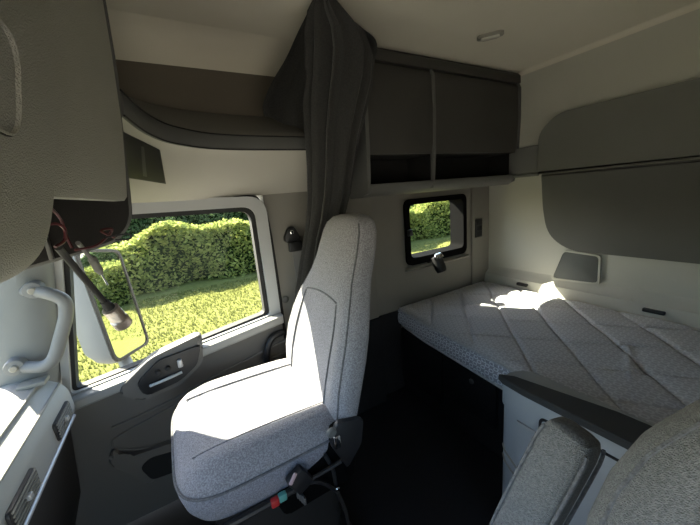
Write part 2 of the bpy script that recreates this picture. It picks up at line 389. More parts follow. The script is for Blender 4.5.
# ================================================================ READING LAMP
p = atY(438.5,262,1.42)
rl = thing('reading_lamp', 'small black swivel reading lamp with shiny top under the sleeper window', 'lamp', (p.x, 1.5, p.z-.07))
ax = Vector((.15,-.35,-1))
obj('lamp_head', lathe([(.012,-.052),(.030,-.046),(.036,-.02),(.036,.03),(.031,.055),(.024,.058)], p+Vector((.006,.005,-.012)), 22, ax), M['black'], rl)
obj('lamp_cap', lathe([(.010,-.018),(.022,-.013),(.030,.0),(.033,.014),(.031,.016)], p+Vector((-.006,-.006,.042)), 22, ax), M['chrome'], rl)
obj('swivel_arm', tube([(p.x,1.502,p.z+.005),(p.x,1.46,p.z+.008),(p.x+.003,1.43,p.z)], .011, 10, 4), M['black'], rl)
obj('lamp_base', lathe([(.028,0),(.028,.008),(.02,.012)], (p.x,1.5,p.z+.005), 18, Vector((0,-1,0))), M['black'], rl)
# ================================================================ CEILING LIGHT
cl = thing('ceiling_light', 'small oblong map light set in the ceiling over the bunk', 'ceiling light', (1.395,1.025,.65))
cm = Matrix.Translation((1.395,1.022,.645)) @ Matrix.Rotation(math.radians(-52),4,'Z')
b_ = prism(rrect(-.056,.056,-.024,.024,.022,6), 'Z', -.007, .007, bev=.004); b_.transform(cm); obj('bezel', b_, M['bezel'], cl)
b_ = prism(rrect(-.040,.040,-.015,.015,.012,6), 'Z', -.013, -.004, bev=.004); b_.transform(cm); obj('lens', b_, M['lens'], cl)
# ================================================================ OVERHEAD CABINET over the bunk
oc = thing('overhead_cabinet', 'dark overhead cabinet with two doors and open cubbies above the bunk', 'cabinet', (1.44,1.4,.0))
x0, x1 = .855, 2.025; Yf = 1.285
prof = [(1.50,.645),(1.29,.645),(1.277,.625),(1.270,.56),(1.268,.40),(1.275,.20),(1.285,.05),(1.30,.012),(1.33,-.012),(1.50,-.02)]
# case: back, top board, floor, dividers
obj('top_board', prism([(1.50,.645),(1.285,.645),(1.268,.628),(1.266,.585),(1.30,.585),(1.50,.60)], 'X', x0-.005, x1, bev=.004), M['cab'], oc)
obj('bottom_board', prism([(1.50,-.02),(1.335,-.018),(1.300,.0),(1.285,.02),(1.285,.042),(1.30,.044),(1.50,.040)], 'X', x0, x1, bev=.004), M['cabedge'], oc)
obj('back_panel', BOX(x0, x1, 1.475, 1.495, .05, .60), M['darkin'], oc)
def upright(xa, xb, m):
    obj('divider', prism([(1.49,.60),(1.282,.60),(1.262,.56),(1.260,.40),(1.267,.20),(1.278,.05),(1.292,.0),(1.33,-.012),(1.49,-.012)], 'X', xa, xb, bev=.003), m, oc)
upright(x0-.004, x0+.016, M['cabedge']); upright(1.277, 1.293, M['cabedge']); upright(x1-.018, x1, M['cabedge'])
for xa, xb in ((x0+.018,1.275),(1.295,x1-.02)):
    obj('side_shade', BOX(xb-.004, xb+.001, 1.292, 1.478, .046, .178), M['darkin'], oc); obj('side_shade', BOX(xa-.001, xa+.004, 1.292, 1.478, .046, .178), M['darkin'], oc)  # black plates added as painted shade on the cubby sides
    obj('door', prism([(1.30,.578),(1.279,.578),(1.268,.55),(1.264,.40),(1.270,.24),(1.277,.182),(1.285,.178),(1.30,.182)], 'X', xa, xb, bev=.005), M['cab'], oc)
    obj('shelf', BOX(xa, xb, 1.30, 1.478, .178, .188), M['darkin'], oc)
# ================================================================ STORAGE LEDGE over the door
ls = thing('overhead_ledge', 'long curved storage ledge with dark padded lip above the passenger door', 'shelf', (.3,1.4,.04))
path = smooth_path([(.80,1.262,0),(.65,1.262,0),(.5,1.262,0),(.3,1.255,0),(.18,1.228,0),(.10,1.17,0),(.045,1.105,0),(.005,1.01,0),(-.018,.92,0),(-.035,.83,0)], 8)
def SW(prof):
    rings = []
    for i, p in enumerate(path):
        d = (path[min(i+1,len(path)-1)]-path[max(i-1,0)]).normalized(); nr = Vector((-d.y, d.x, 0))
        if nr.y < 0 and abs(nr.y) > abs(nr.x): nr = -nr
        if nr.x > .3: nr = -nr
        s = min(1., .55+.45*max(0, (p.y-.8)/.40))
        rings.append([p+nr*o*s+Vector((0,0,z)) for o, z in prof])
    return rings
def sweep(prof): return loft(SW(prof))
obj('roll_top', sweep([(.19,.37),(.10,.325),(.03,.277),(.006,.258),(.004,.252),(.06,.25),(.19,.33)]), M['lip2'], ls)
obj('lip', sweep([(.006,.252),(.0,.246),(-.002,.225),(.002,.205),(.010,.199),(.06,.20),(.06,.252)]), M['lip'], ls)
for o_, z_ in ((-.001,.250),(.004,.201)): obj('lip_seam', tube([q[0] for q in SW([(o_,z_)])], .0022, 6, 0), M['darkin'], ls)
pnl = obj('lower_panel', sweep([(.012,.200),(.026,.194),(.05,.165),(.09,.12),(.14,.075),(.195,.035),(.205,.05),(.10,.14),(.06,.2)]), M['header'], ls)
# cubby is a black patch for recess shade, following the panel's own surface
bv = BVHTree.FromPolygons([v.co+ls.location for v in pnl.data.vertices], [p.vertices[:] for p in pnl.data.polygons])
def hit(px, py, off):
    r = ray(px,py).normalized(); h = bv.ray_cast(Vector((0,0,0)), r)
    return (h[0] if h[0] else atY(px,py,1.15)) - r*off
def patch(corners, n, off, mat, name, par, thick=.004):
    g = []
    for i in range(n+1):
        row = []
        for j in range(n+1):
            u, v = i/n, j/n
            x = (1-u)*((1-v)*corners[0][0]+v*corners[3][0])+u*((1-v)*corners[1][0]+v*corners[2][0])
            y = (1-u)*((1-v)*corners[0][1]+v*corners[3][1])+u*((1-v)*corners[1][1]+v*corners[2][1])
            row.append(hit(x,y,off))
        g.append(row)
    b = loft(g, closed=False)
    bmesh.ops.solidify(b, geom=b.faces[:], thickness=thick)
    return obj(name, b, mat, par)
patch([(122,131),(160,150),(166,184),(122,177)], 6, .004, M['black'], 'cubby_shade', ls)
patch([(141,146),(144,147),(147,177),(143,176)], 3, .010, M['cabedge'], 'cubby_rib', ls)
# ================================================================ OVERHEAD CONSOLE over the windscreen
on = thing('overhead_console', 'large grained overhead console above the windscreen with an open gutted bay', 'overhead console', (-.2,.4,-.1))
cp = smooth_path([(-.058,.62,0),(-.066,.40,0),(-.073,.24,0),(-.079,.14,0),(-.092,.072,0),(-.112,.0,0),(-.130,-.036,0),(-.160,-.058,0),(-.21,-.07,0)], 4)
cpoly = [(p.x,p.y) for p in cp]+[(-.36,-.08),(-.36,.62)]
obj('center_housing', prism(cpoly, 'Y', -.45, .475, bev=.010, seg=4), M['vinyl'], on)
# recessed square lid on the centre housing
def cx(z):
    for a, b in zip(cp, cp[1:]):
        if b.y <= z <= a.y: return a.x+(b.x-a.x)*(z-a.y)/(b.y-a.y)
    return -.1
lid = rrect(-.02, .365, .066, .142, .022, 5)
rg = []
for s, off in ((1.0,-.002),(1.0,.003),(.975,.004),(.955,.001)):
    rg.append([(cx(.104+(v-.104)*s)+off, .17+(u-.17)*(1-(1-s)*.4), .104+(v-.104)*s) for u, v in lid])
lo = obj('lid', loft(rg), M['vinyl'], on)
obj('lid_rim', tube([Vector(q)+Vector((.003,0,0)) for q in rg[0]]+[Vector(rg[0][0])+Vector((.003,0,0))], .0011, 6, 0, cap=False), M['bay'], lo)
# passenger bay: face panel, end cap, back and lining
def face(Y): return -.106+(Y-.45)*.155
rg = []
for Y in (.478,.56,.65,.74,.783):
    f0 = face(Y)-.006
    rg.append([(f0+.036,Y,.62),(f0+.034,Y,.45),(f0+.027,Y,.30),(f0+.018,Y,.17),(f0+.008,Y,.09),(f0+.0,Y,.036),(f0-.006,Y,.028),(f0-.024,Y,.028),(f0-.02,Y,.09),(f0,Y,.30),(f0,Y,.62)])
obj('bay_door', loft(rg), M['vinyl'], on)
ep = smooth_path([(-.022,.62,0),(-.034,.30,0),(-.047,.17,0),(-.060,.03,0),(-.068,-.01,0),(-.085,-.035,0),(-.115,-.052,0),(-.233,-.076,0),(-.36,-.095,0)], 4)
obj('end_cap', prism([(p.x,p.y) for p in ep]+[(-.36,.62)], 'Y', .785, .805, bev=.004), M['bay'], on)
obj('end_trim', tube([Vector((p.x-.002,.793,p.y+.001)) for p in ep], .007, 8, 0), M['lip'], on)
obj('bay_lining', loft([[(x,Y,z) for x,z in ((-.145,.06),(-.25,.05),(-.325,.0),(-.33,-.085),(-.36,-.09),(-.36,.08),(-.145,.075))] for Y in (.44,.786)]), M['black'], on)
for x_, w in ((-.285,.010),(-.20,.006)): obj('bay_highlight', BOX(x_, x_+w, .772, .786, -.07, .03, bev=.002), M['band'], on)  # pale strips painted for the upright highlights inside the bay
for Y, w in ((.655,.012),(.72,.006)): obj('bay_highlight', loft([[(x,Y+dy,z) for x,z in ((-.13,.052),(-.25,.042),(-.315,.0),(-.322,-.08),(-.318,-.08),(-.310,.002),(-.248,.05))] for dy in (0,w)]), M['lip'], on)  # curved grey strips, also standing for highlights on the bay back
# loose red wires in the bay
def wire(pts, r=.0022): return tube(pts, r, 6, 7)
a = lambda x, y, d: ray(x,y).normalized()*d
wr = wire([a(44,203,.66), a(55,212,.68), a(62,222,.70), a(66,235,.70), a(72,248,.70)])
wire_ = tag(obj('red_wire', wr, M['redwire']), 'thin dark red wire arching at the back of the open console bay', 'wire', 'loose wires in the open console bay')
tag(obj('red_wire', wire([a(46,225,.60), a(58,224,.60), a(65,230,.61), a(64,241,.61), a(55,247,.60)]), M['redwire']), 'looped red wire beside the center console housing edge', 'wire', 'loose wires in the open console bay')
tag(obj('red_wire', wire([a(75,250,.66), a(95,246,.68), a(108,236,.70), a(112,229,.70), a(101,231,.69), a(115,238,.68)]), M['redwire']), 'red wire curled near the rounded end of the console', 'wire', 'loose wires in the open console bay')
tag(obj('wire_tie', wire([a(104,238,.66), a(113,236,.66), a(127,234,.66), a(131,236,.66), a(129,239,.66), a(115,240,.66)], .0016), M['black']), 'thin dark looped wire sticking out past the console end', 'wire')
# dangling aerial lead with screw connector
p0, p1, p2, p3_ = a(58,247,.72), a(67,258,.77), a(90,285,.83), a(108,306,.87)
p4 = a(120,320,.90)
ac = thing('antenna_cable', 'thick black cable dangling from the console, ending in a metal screw connector', 'cable', p4)
obj('cable', tube([p0,p1,p2,p3_], .0062, 10, 8), M['rubber'], ac)
dr = (p4-p3_).normalized()
obj('sleeve', lathe([(.008,-.01),(.0085,.0),(.0105,.004),(.0105,.016),(.008,.018)], p3_-dr*.006, 18, dr), M['rubber'], ac)
pr = [(.009,0)]
for k in range(8): pr += [(.0165,.003+k*.0045),(.0148,.0052+k*.0045)]
pr += [(.0185,.040),(.0185,.060),(.014,.061),(.014,.050)]
obj('connector', lathe(pr, p3_+dr*.006, 24, dr), M['brass'], ac)
q0, q1, q2 = a(78,243,.72), a(84,250,.76), a(94,262,.80)
pc = thing('plug_lead', 'short grey cable with a slim plug hanging beside the thick cable', 'cable', q2)
obj('lead', tube([q0,q1,q2], .004, 8, 5), M['cabedge'], pc); dq = (a(100,272,.81)-q2).normalized()
obj('plug', lathe([(.005,-.012),(.0075,-.008),(.0075,.02),(.006,.022),(.004,.03)], q2, 16, dq), M['band'], pc)
obj('pin', lathe([(.002,.028),(.002,.055),(.001,.058)], q2, 10, dq), M['chrome'], pc)
# ================================================================ GRAB HANDLE on the A-pillar
gh = thing('grab_handle', 'grey C-shaped grab handle bolted to the windscreen pillar', 'handle', atY(35,330,1.36))
hp = [atY(24,291,1.372), atY(34,291,1.345), atY(50,294,1.31), atY(64,301,1.30), atY(66,315,1.30), atY(60,340,1.30), atY(54,358,1.30), atY(44,366,1.31), atY(28,367,1.335), atY(10,367,1.365)]
obj('grip', tube(hp, [.017,.019,.019,.019,.019,.019,.019,.019,.017], 14, 7), M['handle'], gh)
for x, y in ((33,290),(15,367)):
    c = atY(x,y,1.335); obj('mount', lathe([(.026,-.035),(.027,.0),(.024,.012),(.016,.014)], c, 22, Vector((.1,-1,0))), M['handle'], gh)
    obj('bolt', lathe([(.011,.0),(.011,.005),(.008,.008)], c+Vector((.001,-.013,0)), 16, Vector((.1,-1,0))), M['bezel'], gh)
# ================================================================ DASHBOARD
da = thing('dashboard', 'grey dashboard with sunlit top and round-cornered air vents on its rear face', 'dashboard', (-.5,.5,-1.28))
dp = rounded([(-.74,-.52),(-.52,-.500),(-.455,-.515),(-.415,-.545),(-.40,-.575),(-.395,-.655),(-.405,-.672),(-.44,-.70),(-.74,-.70)], .012, 3)
obj('dash_top', prism(dp, 'Y', -.55, 1.365, bev=.01), M['dash'], da)
obj('edge_strip', tube([(-.396,-.5,-.660),(-.396,.4,-.660),(-.396,1.33,-.660)], .006, 10, 3), M['silver'], da)
for x, z in ((-.415,-.543),(-.455,-.513)):
    obj('seam_strip', tube([(x,-.5,z),(x,.4,z),(x,1.355,z)], .004, 8, 3), M['bezel'], da)
obj('end_grille', BOX(-.50,-.43,1.30,1.352,-.512,-.498,bev=.004), M['bezel'], da)
obj('knee_panel', prism([(-.43,-.69),(-.46,-1.0),(-.55,-1.27),(-.74,-1.27),(-.74,-.69)], 'Y', -.55, 1.40, bev=.006), M['dashdark'], da)
for yc, hw in ((1.235,.075),(.915,.075),(.30,.09)):
    v = obj('air_vent', prism(rrect(yc-hw,yc+hw,-.645,-.587,.012,4), 'X', -.412, -.391, bev=.004), M['black'], da)
    for k in range(5):
        z = -.636+k*.0105; obj('vent_slat', BOX(-.396,-.388,yc-hw+.008,yc+hw-.008,z-.002,z+.0025), M['bezel'], v)
    obj('vent_tab', BOX(-.392,-.380,yc-.008,yc+.008,-.622,-.608,bev=.003), M['silver'], v)
# ================================================================ SEATS
def make_seat(dx, dy, name, label, controls, cloth='seat'):
    rt = thing(name, label, 'seat', (.18+dx, 1.0+dy, -1.28)); cy = 1.0+dy
    # cushion
    def sring(x0, x1, hw, z, n=64, e=5., crown=0.):
        out = []; xc, hx = (x0+x1)/2, (x1-x0)/2
        for k in range(n):
            t = 2*PI*k/n; c, s = math.cos(t), math.sin(t)
            out.append((xc+hx*math.copysign(abs(c)**(2/e),c)+dx, cy+hw*math.copysign(abs(s)**(2/e),s), z))
        return out
    rg = [sring(-.045,.40,.225,-.800), sring(-.085,.415,.248,-.785), sring(-.100,.42,.258,-.755), sring(-.108,.42,.260,-.72), sring(-.104,.42,.258,-.695)]
    sd = obj('seat_base_border', loft(rg), M['seatside'], rt)
    rg = [sring(-.104,.42,.258,-.700), sring(-.103,.42,.257,-.69), sring(-.092,.418,.247,-.668)]
    for f_ in (.93,.84,.72,.58,.42,.25,.1):
        r_ = sring(-.092,.418,.247,0)
        xc = .163+dx
        q = []
        for x,y,z in r_:
            X = xc+(x-xc)*f_; Y = cy+(y-cy)*f_
            v = (Y-cy)/.25; u = (X-dx+.1)/.5
            zz = -.650+.016*math.exp(-((abs(v)-.74)/.17)**2) + .006*math.sin(u*PI) - .008*max(0,(.25-u))/.25 - (.010 if f_ > .9 else 0) - .010*(u)
            q.append((X,Y,zz))
        rg.append(q)
    obj('seat_cushion', loft(rg), M[cloth], rt)
    s_ = sring(-.107,.42,.2605,-.697); obj('cushion_seam', tube(s_+[s_[0]], .0035, 6, 0, cap=False), M['seam'], rt)
    # lines sewn across the cushion top: two side lines
    for sg in (-1,1):
        pts = []
        for X in (-.055,.0,.06,.12,.2,.28,.36):
            Y = cy+sg*.150; v = (Y-cy)/.25; u = (X+.1)/.5
            pts.append((X+dx, Y, -.650+.016*math.exp(-((abs(v)-.74)/.17)**2)+.006*math.sin(u*PI)-.008*max(0,(.25-u))/.25-.010*u+.0008))
        obj('cushion_seam', tube(pts,.0028,6,5), M[cloth], rt)
    # backrest
    lv = [(-.735,.402,.325,.205,.0),(-.715,.415,.312,.236,.005),(-.66,.432,.312,.249,.018),(-.58,.455,.318,.255,.034),(-.50,.480,.338,.254,.040),(-.43,.502,.365,.243,.036),(-.37,.522,.392,.222,.026),
          (-.32,.540,.415,.196,.012),(-.27,.558,.436,.170,.003),(-.22,.576,.455,.157,.0),(-.17,.592,.473,.150,.0),(-.12,.604,.492,.140,.0),(-.09,.606,.505,.122,.0),(-.072,.600,.520,.092,.0),(-.064,.588,.540,.050,.0)]
    def interp(z):
        for a_, b_ in zip(lv, lv[1:]):
            if a_[0] <= z <= b_[0]:
                t = (z-a_[0])/(b_[0]-a_[0]); t = t*t*(3-2*t)*.4+t*.6
                return [a_[i]+(b_[i]-a_[i])*t for i in range(1,5)]
        return list((lv[0] if z < lv[0][0] else lv[-1])[1:])
    zs = sorted(set([l[0] for l in lv]+[-.69,-.62,-.54,-.465,-.40,-.345,-.295,-.245,-.195,-.145,-.105,-.08,-.727]))
    def pt(z, th):
        xr, xf, hw, b_ = interp(z); e = 2.9
        c, s = math.cos(th), math.sin(th)
        y = math.copysign(abs(c)**(2/e),c); x = math.copysign(abs(s)**(2/e),s)
        X = (xr+xf)/2 - x*(xr-xf)/2
        if s > 0:   # front: hollow centre, raised side wings
            X += b_*(1-min(1,abs(y)/.80)**3)*abs(x)
        return (X+dx, cy-.012-.02*min(1,max(0,(z+.36)/.15))+y*hw, z)
    n = 72
    bk = obj('backrest', loft([[pt(z,2*PI*k/n) for k in range(n)] for z in zs]), M[cloth], rt)
    def front(v, z, off=.0): # v = y as a share of the half width
        xr, xf, hw, b_ = interp(z); e = 2.9
        th = math.acos(max(-1,min(1,math.copysign(abs(v)**(e/2),v)))); p = Vector(pt(z, th)); p.x -= off; return p
    for sg in (-1,1):
        obj('backrest_seam', tube([front(sg*.60*(1 if z<-.40 else 1.0),z,.001) for z in (-.68,-.62,-.55,-.48,-.42,-.37,-.34)], .0032, 6, 4), M['seam'], bk)
    obj('backrest_seam', tube([front(v,-.335+.012*(1-v*v/.36),.001) for v in (-.6,-.4,-.2,0,.2,.4,.6)], .0032, 6, 4), M['seam'], bk)
    for sg in (-1,1):
        obj('edge_seam', tube([Vector(pt(z, PI/2-sg*(PI/2-.50))) for z in zs[1:-3]], .0032, 6, 1), M['seam'], bk)
    # pedestal
    obj('cushion_pan', BOX(-.03+dx,.40+dx,cy-.21,cy+.21,-.84,-.795,bev=.012), M['black'], rt)
    bl = []
    for k in range(13):
        z = -1.22+k*.03; g = .018*(k % 2)
        bl.append([(x+dx,y,z) for x,y in [(q[0]*(1-g*2)+.18*(g*2), cy+q[1]*(1-g*2)) for q in rrect(.02,.36,-.17,.17,.05,4)]])
    obj('suspension_bellows', loft(bl), M['rubber'], rt)
    obj('seat_riser', BOX(-.02+dx,.40+dx,cy-.20,cy+.20,-1.28,-1.21,bev=.012), M['black'], rt)
    if controls:
        Y = cy-.25
        P = lambda x, y, YY=Y-.02: atY(x, y, YY)
        hs = rounded([(q.x,q.z) for q in (P(372,430),P(331,424),P(322,440),P(300,474),P(296,500),P(345,500))], .012, 4)
        obj('side_cover', prism(rounded([(.12,-.80),(.20,-.765),(.285,-.73),(.305,-.66),(.36,-.66),(.385,-.74),(.36,-.86),(.14,-.86)], .015, 4), 'Y', Y-.012, Y+.012, bev=.004), M['reveal'], rt)
        obj('recliner_bracket', prism(rounded([(.292,-.70),(.318,-.635),(.405,-.66),(.39,-.74),(.335,-.80)], .012, 4), 'Y', Y-.03, Y-.012, bev=.004), M['black'], rt)
        c = P(331,432,Y-.03); obj('recliner_cap', lathe([(.015,0),(.015,.006),(.011,.01)], c, 18, Vector((0,-1,0))), M['cabedge'], rt)
        c = P(337,441,Y-.03); obj('recliner_plate', BOX(c.x-.010,c.x+.010,Y-.036,Y-.028,c.z-.022,c.z+.018,bev=.003), M['chrome'], rt)
        obj('recline_lever', tube([P(312,478,Y-.03),P(325,471,Y-.035),P(341,461,Y-.04)], .006, 8, 4), M['black'], rt)
        obj('control_arm', tube([P(300,484,Y-.03),P(320,482,Y-.035),P(338,492,Y-.03)], .006, 8, 4), M['black'], rt)
        c = P(337,488,Y-.03); obj('bolt', lathe([(.008,0),(.008,.006),(.005,.009)], c, 14, Vector((0,-1,0))), M['chrome'], rt)
        obj('control_cable', tube([P(325,455,Y-.02),P(333,470,Y-.02),P(337,490,Y-.02),P(346,512,Y-.02),P(350,535,Y-.02)], .006, 8, 5), M['rubber'], rt)
        c = P(299,479,Y-.03); mm = Matrix.Translation(c)@Matrix.Rotation(math.radians(-28),4,'Y')
        bu = obj('belt_buckle', box(bmesh.new(),-.026,.026,-.014,.014,-.034,.030,bev=.006,mat=mm), M['black'], rt)
        mm = Matrix.Translation(P(293,479,Y-.045))@Matrix.Rotation(math.radians(35),4,'Y')
        obj('release_label', box(bmesh.new(),-.005,.005,-.003,.003,-.016,.016,bev=.002,mat=mm), M['pink'], bu)
        for (x,y,m) in ((275,502,'red'),(282.5,496.5,'green')):
            c = P(x,y,Y-.018); obj('air_button', BOX(c.x-.011,c.x+.011,c.y-.008,c.y+.008,c.z-.011,c.z+.011,bev=.003), M[m], rt)['label'] = m.replace('green','teal')+' air control button'
        obj('control_rail', tube([P(225,527,Y-.01),P(262,507,Y-.012),P(296,488,Y-.012)], .010, 8, 4), M['black'], rt)
        for k in range(4):
            c = P(298+k*2.2,494+k*2.2,Y-.03); obj('rocker', BOX(c.x-.004,c.x+.004,c.y-.005,c.y+.005,c.z-.012,c.z+.012,bev=.002), M['cabedge'], rt)
    return rt
make_seat(0, 0, 'passenger_seat', 'grey cloth high-back passenger seat in full sun beside the door', True)
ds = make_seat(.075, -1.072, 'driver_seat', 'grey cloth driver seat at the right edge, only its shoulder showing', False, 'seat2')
# folded-up armrest of the driver seat
rg = []
A0, A1 = Vector((.455,.280,-.70)), Vector((.545,.222,-.425)); ad = (A1-A0).normalized()
sx = Vector((0,1,0)); sx = (sx-ad*sx.dot(ad)).normalized(); fx = ad.cross(sx)
for t, s in ((-.02,.6),(.0,.9),(.06,1),(.5,1),(.85,.98),(.93,.93),(.975,.80),(.995,.55),(1.0,.25)):
    c = A0.lerp(A1, t); rg.append([c+sx*u*s+fx*v*s for u, v in rrect(-.038,.043,-.040,.040,.022,6)])
am = obj('armrest', loft(rg), M['seat2'], ds)
for sg in (-1,1):
    for sf in (-1,1):
        obj('armrest_seam', tube([A0.lerp(A1,t)+sx*sg*.0385*s+fx*sf*.0365*s for t,s in ((0,.95),(.3,1),(.6,1),(.85,.98),(.94,.9))], .003, 6, 4), M['seam'], am)
obj('armrest_pivot', lathe([(.02,0),(.02,.06)], A0+ad*.03-sx*.09, 14, sx), M['black'], ds)
# ================================================================ MATTRESS and bunk
def xe(y): return 1.025+.118*min(1,max(0,(y-.30)/1.2))**1.0 + (.02 if y > 1.2 else 0)*min(1,(y-1.2)/.25)
YM = 1.488; XR = 1.965; ZT = -.708
bed = thing('mattress', 'quilted grey patterned mattress on the sleeper bunk along the rear wall', 'mattress', (1.5,.5,-.83))
NX, NY = 150, 310
def qz(x, y):
    d1 = abs(((x-y-.49)/.268+.5) % 1-.5)*.268/1.414; d2 = abs(((x+.82*y-2.215)/.268+.5) % 1-.5)*.268/1.30
    puff = .010*min(1,(min(d1,d2)/.07))**.5 - .010*math.exp(-(d1/.0075)**2) - .006*math.exp(-(d2/.0075)**2)
    w = .0035*math.sin(9*x+5*y)*math.sin(7*y-3*x)
    # the crease near the side unit
    s = (x-1.42)*.35+(y-.43)*-.94; c2 = (x-1.42)*.94+(y-.43)*.35
    w += .010*math.exp(-(s/.012)**2-(c2/.13)**2)-.007*math.exp(-((s-.03)/.02)**2-(c2/.13)**2)
    return puff+w
bm = bmesh.new(); G = []
for j in range(NY+1):
    y = -.52+(YM+.52)*j/NY; a0 = xe(y); row = []
    for i in range(NX+1):
        u = i/NX; x = a0+(XR-a0)*u
        ed = min(x-a0, XR-x, YM-y, y+.52); z = ZT+qz(x,y)*min(1,ed/.04) - .016*(1-min(1,ed/.028))**2
        row.append(bm.verts.new((x,y,z)))
    G.append(row)
for j in range(NY):
    for i in range(NX): bm.faces.new((G[j][i],G[j][i+1],G[j+1][i+1],G[j+1][i]))
rim = [G[0][i] for i in range(NX)]+[G[j][NX] for j in range(NY)]+[G[NY][i] for i in range(NX,0,-1)]+[G[j][0] for j in range(NY,0,-1)]
prev = rim
cxm = Vector((1.5,.5,0))
for z, o in ((ZT-.022,.006),(ZT-.034,.007),(ZT-.040,.002),(ZT-.046,.007),(ZT-.07,.011),(ZT-.095,.010),(ZT-.112,.004),(ZT-.118,-.004)):
    cur = []
    for v in rim:
        dx_ = -o if v.co.x < 1.3 and v in G else 0
        cur.append(bm.verts.new((v.co.x, v.co.y, z)))
    for k, v in enumerate(rim):
        p = v.co; on_front = abs(p.x-xe(p.y)) < 1e-4; 
        if on_front: cur[k].co.x -= o
        if abs(p.y-YM) < 1e-4: cur[k].co.y += o*.6
    n = len(rim)
    for k in range(n): bm.faces.new((prev[k],prev[(k+1)%n],cur[(k+1)%n],cur[k]))
    prev = cur
bm.faces.new(prev)
for f_ in bm.faces: f_.material_index = 1 if f_.calc_center_median().z > ZT-.020 else 0
obj('ticking', bm, [M['matt'], M['matttop']], bed, smooth=60)
for z, o, r_ in ((ZT-.016,.004,.0055),(ZT-.116,.004,.006)):
    pts = [(xe(y)-o, y, z) for y in [-.50+k*(YM+.48)/40 for k in range(41)]]
    pts[-1] = (xe(YM)+.01, YM-.003, z); pts += [(xe(YM)+.04, YM+.003, z), (1.5, YM+.004, z), (1.93, YM+.004, z)]
    obj('piping', tube(pts, r_, 8, 2), M['piping'], bed)
bb = thing('bunk_base', 'black bunk base with a locker door and small knob under the mattress', 'bunk base', (1.5,.5,-1.28))
obj('platform', prism([(1.06,-.52),(1.045,.35),(1.12,1.0),(1.19,1.49),(1.97,1.49),(1.97,-.52)], 'Z', -.860, -.833, bev=.004), M['rubber'], bb)
obj('front_panel', BOX(1.17,1.20,-.52,1.49,-1.28,-.855,bev=.004), M['floor'], bb)
dr_ = obj('locker_door', BOX(1.15,1.172,.80,1.12,-1.13,-.865,bev=.006), M['black'], bb)
obj('locker_door', BOX(1.15,1.172,1.13,1.47,-1.20,-.865,bev=.006), M['black'], bb)
obj('knob', lathe([(.013,0),(.013,.006),(.009,.012)], atX(472,381,1.152), 16, Vector((-1,0,0))), M['cabedge'], dr_)
# ================================================================ SIDE UNIT behind the driver seat
su = thing('side_unit', 'slim blue-grey plastic cabinet behind the driver seat, front of the bunk', 'cabinet', (.9,.2,-1.28))
up = rounded([(.855,-.45),(.855,.50),(.875,.585),(.93,.592),(.99,.56),(.99,-.45)], [.01,.05,.05,.03,.02,.01], 6)
obj('body', prism(up, 'Z', -1.28, -.648, bev=.005), M['unit'], su)
obj('upper_shell', prism([(a_*1.0-.004 if a_<.9 else a_, b_+.004) for a_,b_ in up], 'Z', -.735, -.645, bev=.005), M['unit'], su)
tp = [(.85,-.45),(.848,.50),(.856,.572),(.868,.594),(.90,.56),(.955,.30),(.965,.10),(.965,-.45)]
bm = bmesh.new(); rgs = []
for zz, k in ((-.648,0),(-.632,0),(-.628,.004)):
    rgs.append([(x+(k if x<.9 else -k), y-(k if y > .4 else 0), zz) for x, y in tp])
obj('top', loft(rgs, bm=bm), M['unittop'], su)
obj('door_gap', ring(rrect(-.2,.447,-1.10,-.688,.02,5), rrect(-.194,.440,-1.094,-.695,.016,5), 'X', .848, .858), M['black'], su)
obj('door', prism(rrect(-.194,.440,-1.094,-.695,.016,5), 'X', .852, .858), M['unit'], su)
for zz, dz in ((-.945,-.05),(-.985,-.075)):
    cs = sorted([q for q in up if q[1] > .49 and q[0] < .885], key=lambda q: -q[1])
    pts = [(q[0]-.001, q[1]+.001, zz+.05-.055*i/len(cs)) for i, q in enumerate(cs)]+[(.854,.47,zz-.02),(.854,.43,zz+dz)]
    obj('groove', tube(pts, .0032, 6, 3), M['bezel'], su)
obj('badge', prism([(.515,-.748),(.455,-.748),(.46,-.757),(.51,-.757)], 'X', .8485, .853), M['silver'], su)
# ================================================================ CURTAIN
cu = thing('privacy_curtain', 'black privacy curtain bunched by the passenger seat between door and bunk', 'curtain', (.72,1.25,-.3))
def pleat(cx_, cy_, rx, ry, z, n=96, amp=.16, fr=9, ph=0.):
    out = []
    for k in range(n):
        t = 2*PI*k/n; m = 1+amp*math.sin(fr*t+ph)+.4*amp*math.sin((fr*2-3)*t+1.3*ph)
        out.append((cx_+rx*m*math.cos(t), cy_+ry*m*math.sin(t), z))
    return out
lvls = []
for x, y, hw, Y, ry in ((325,2,9,1.05,.03),(328,14,15,1.065,.045),(338,34,24,1.09,.058),(342,55,27,1.11,.062),(341,80,27,1.13,.062),(337,108,25,1.15,.058),(334,135,22,1.17,.055),(332,165,19,1.195,.055),(330,195,17,1.22,.052),(326,220,15,1.25,.048),(322,236,14,1.275,.046),(320,255,15,1.29,.05),(318,290,18,1.30,.055),(316,330,20,1.305,.06),(314,370,20,1.305,.06)):
    c = atY(x,y,Y); lvls.append((c.z, c.x, c.y, (atY(x+hw,y,Y)-atY(x-hw,y,Y)).length/2, ry))
S = [Vector(l) for l in []]
rg = []
def cat(l, t):
    i = min(int(t), len(l)-2); f_ = t-i; a_, b_ = l[i], l[i+1]
    return [a_[k]+(b_[k]-a_[k])*f_ for k in range(5)]
steps = 56
for s in range(steps+1):
    z, x, y, rx, ry = cat(lvls, s/steps*(len(lvls)-1)*.99999)
    rg.append(pleat(x, y, rx, ry, z, amp=.2, ph=s*.035))
obj('curtain_drop', loft(rg), M['curtain'], cu)
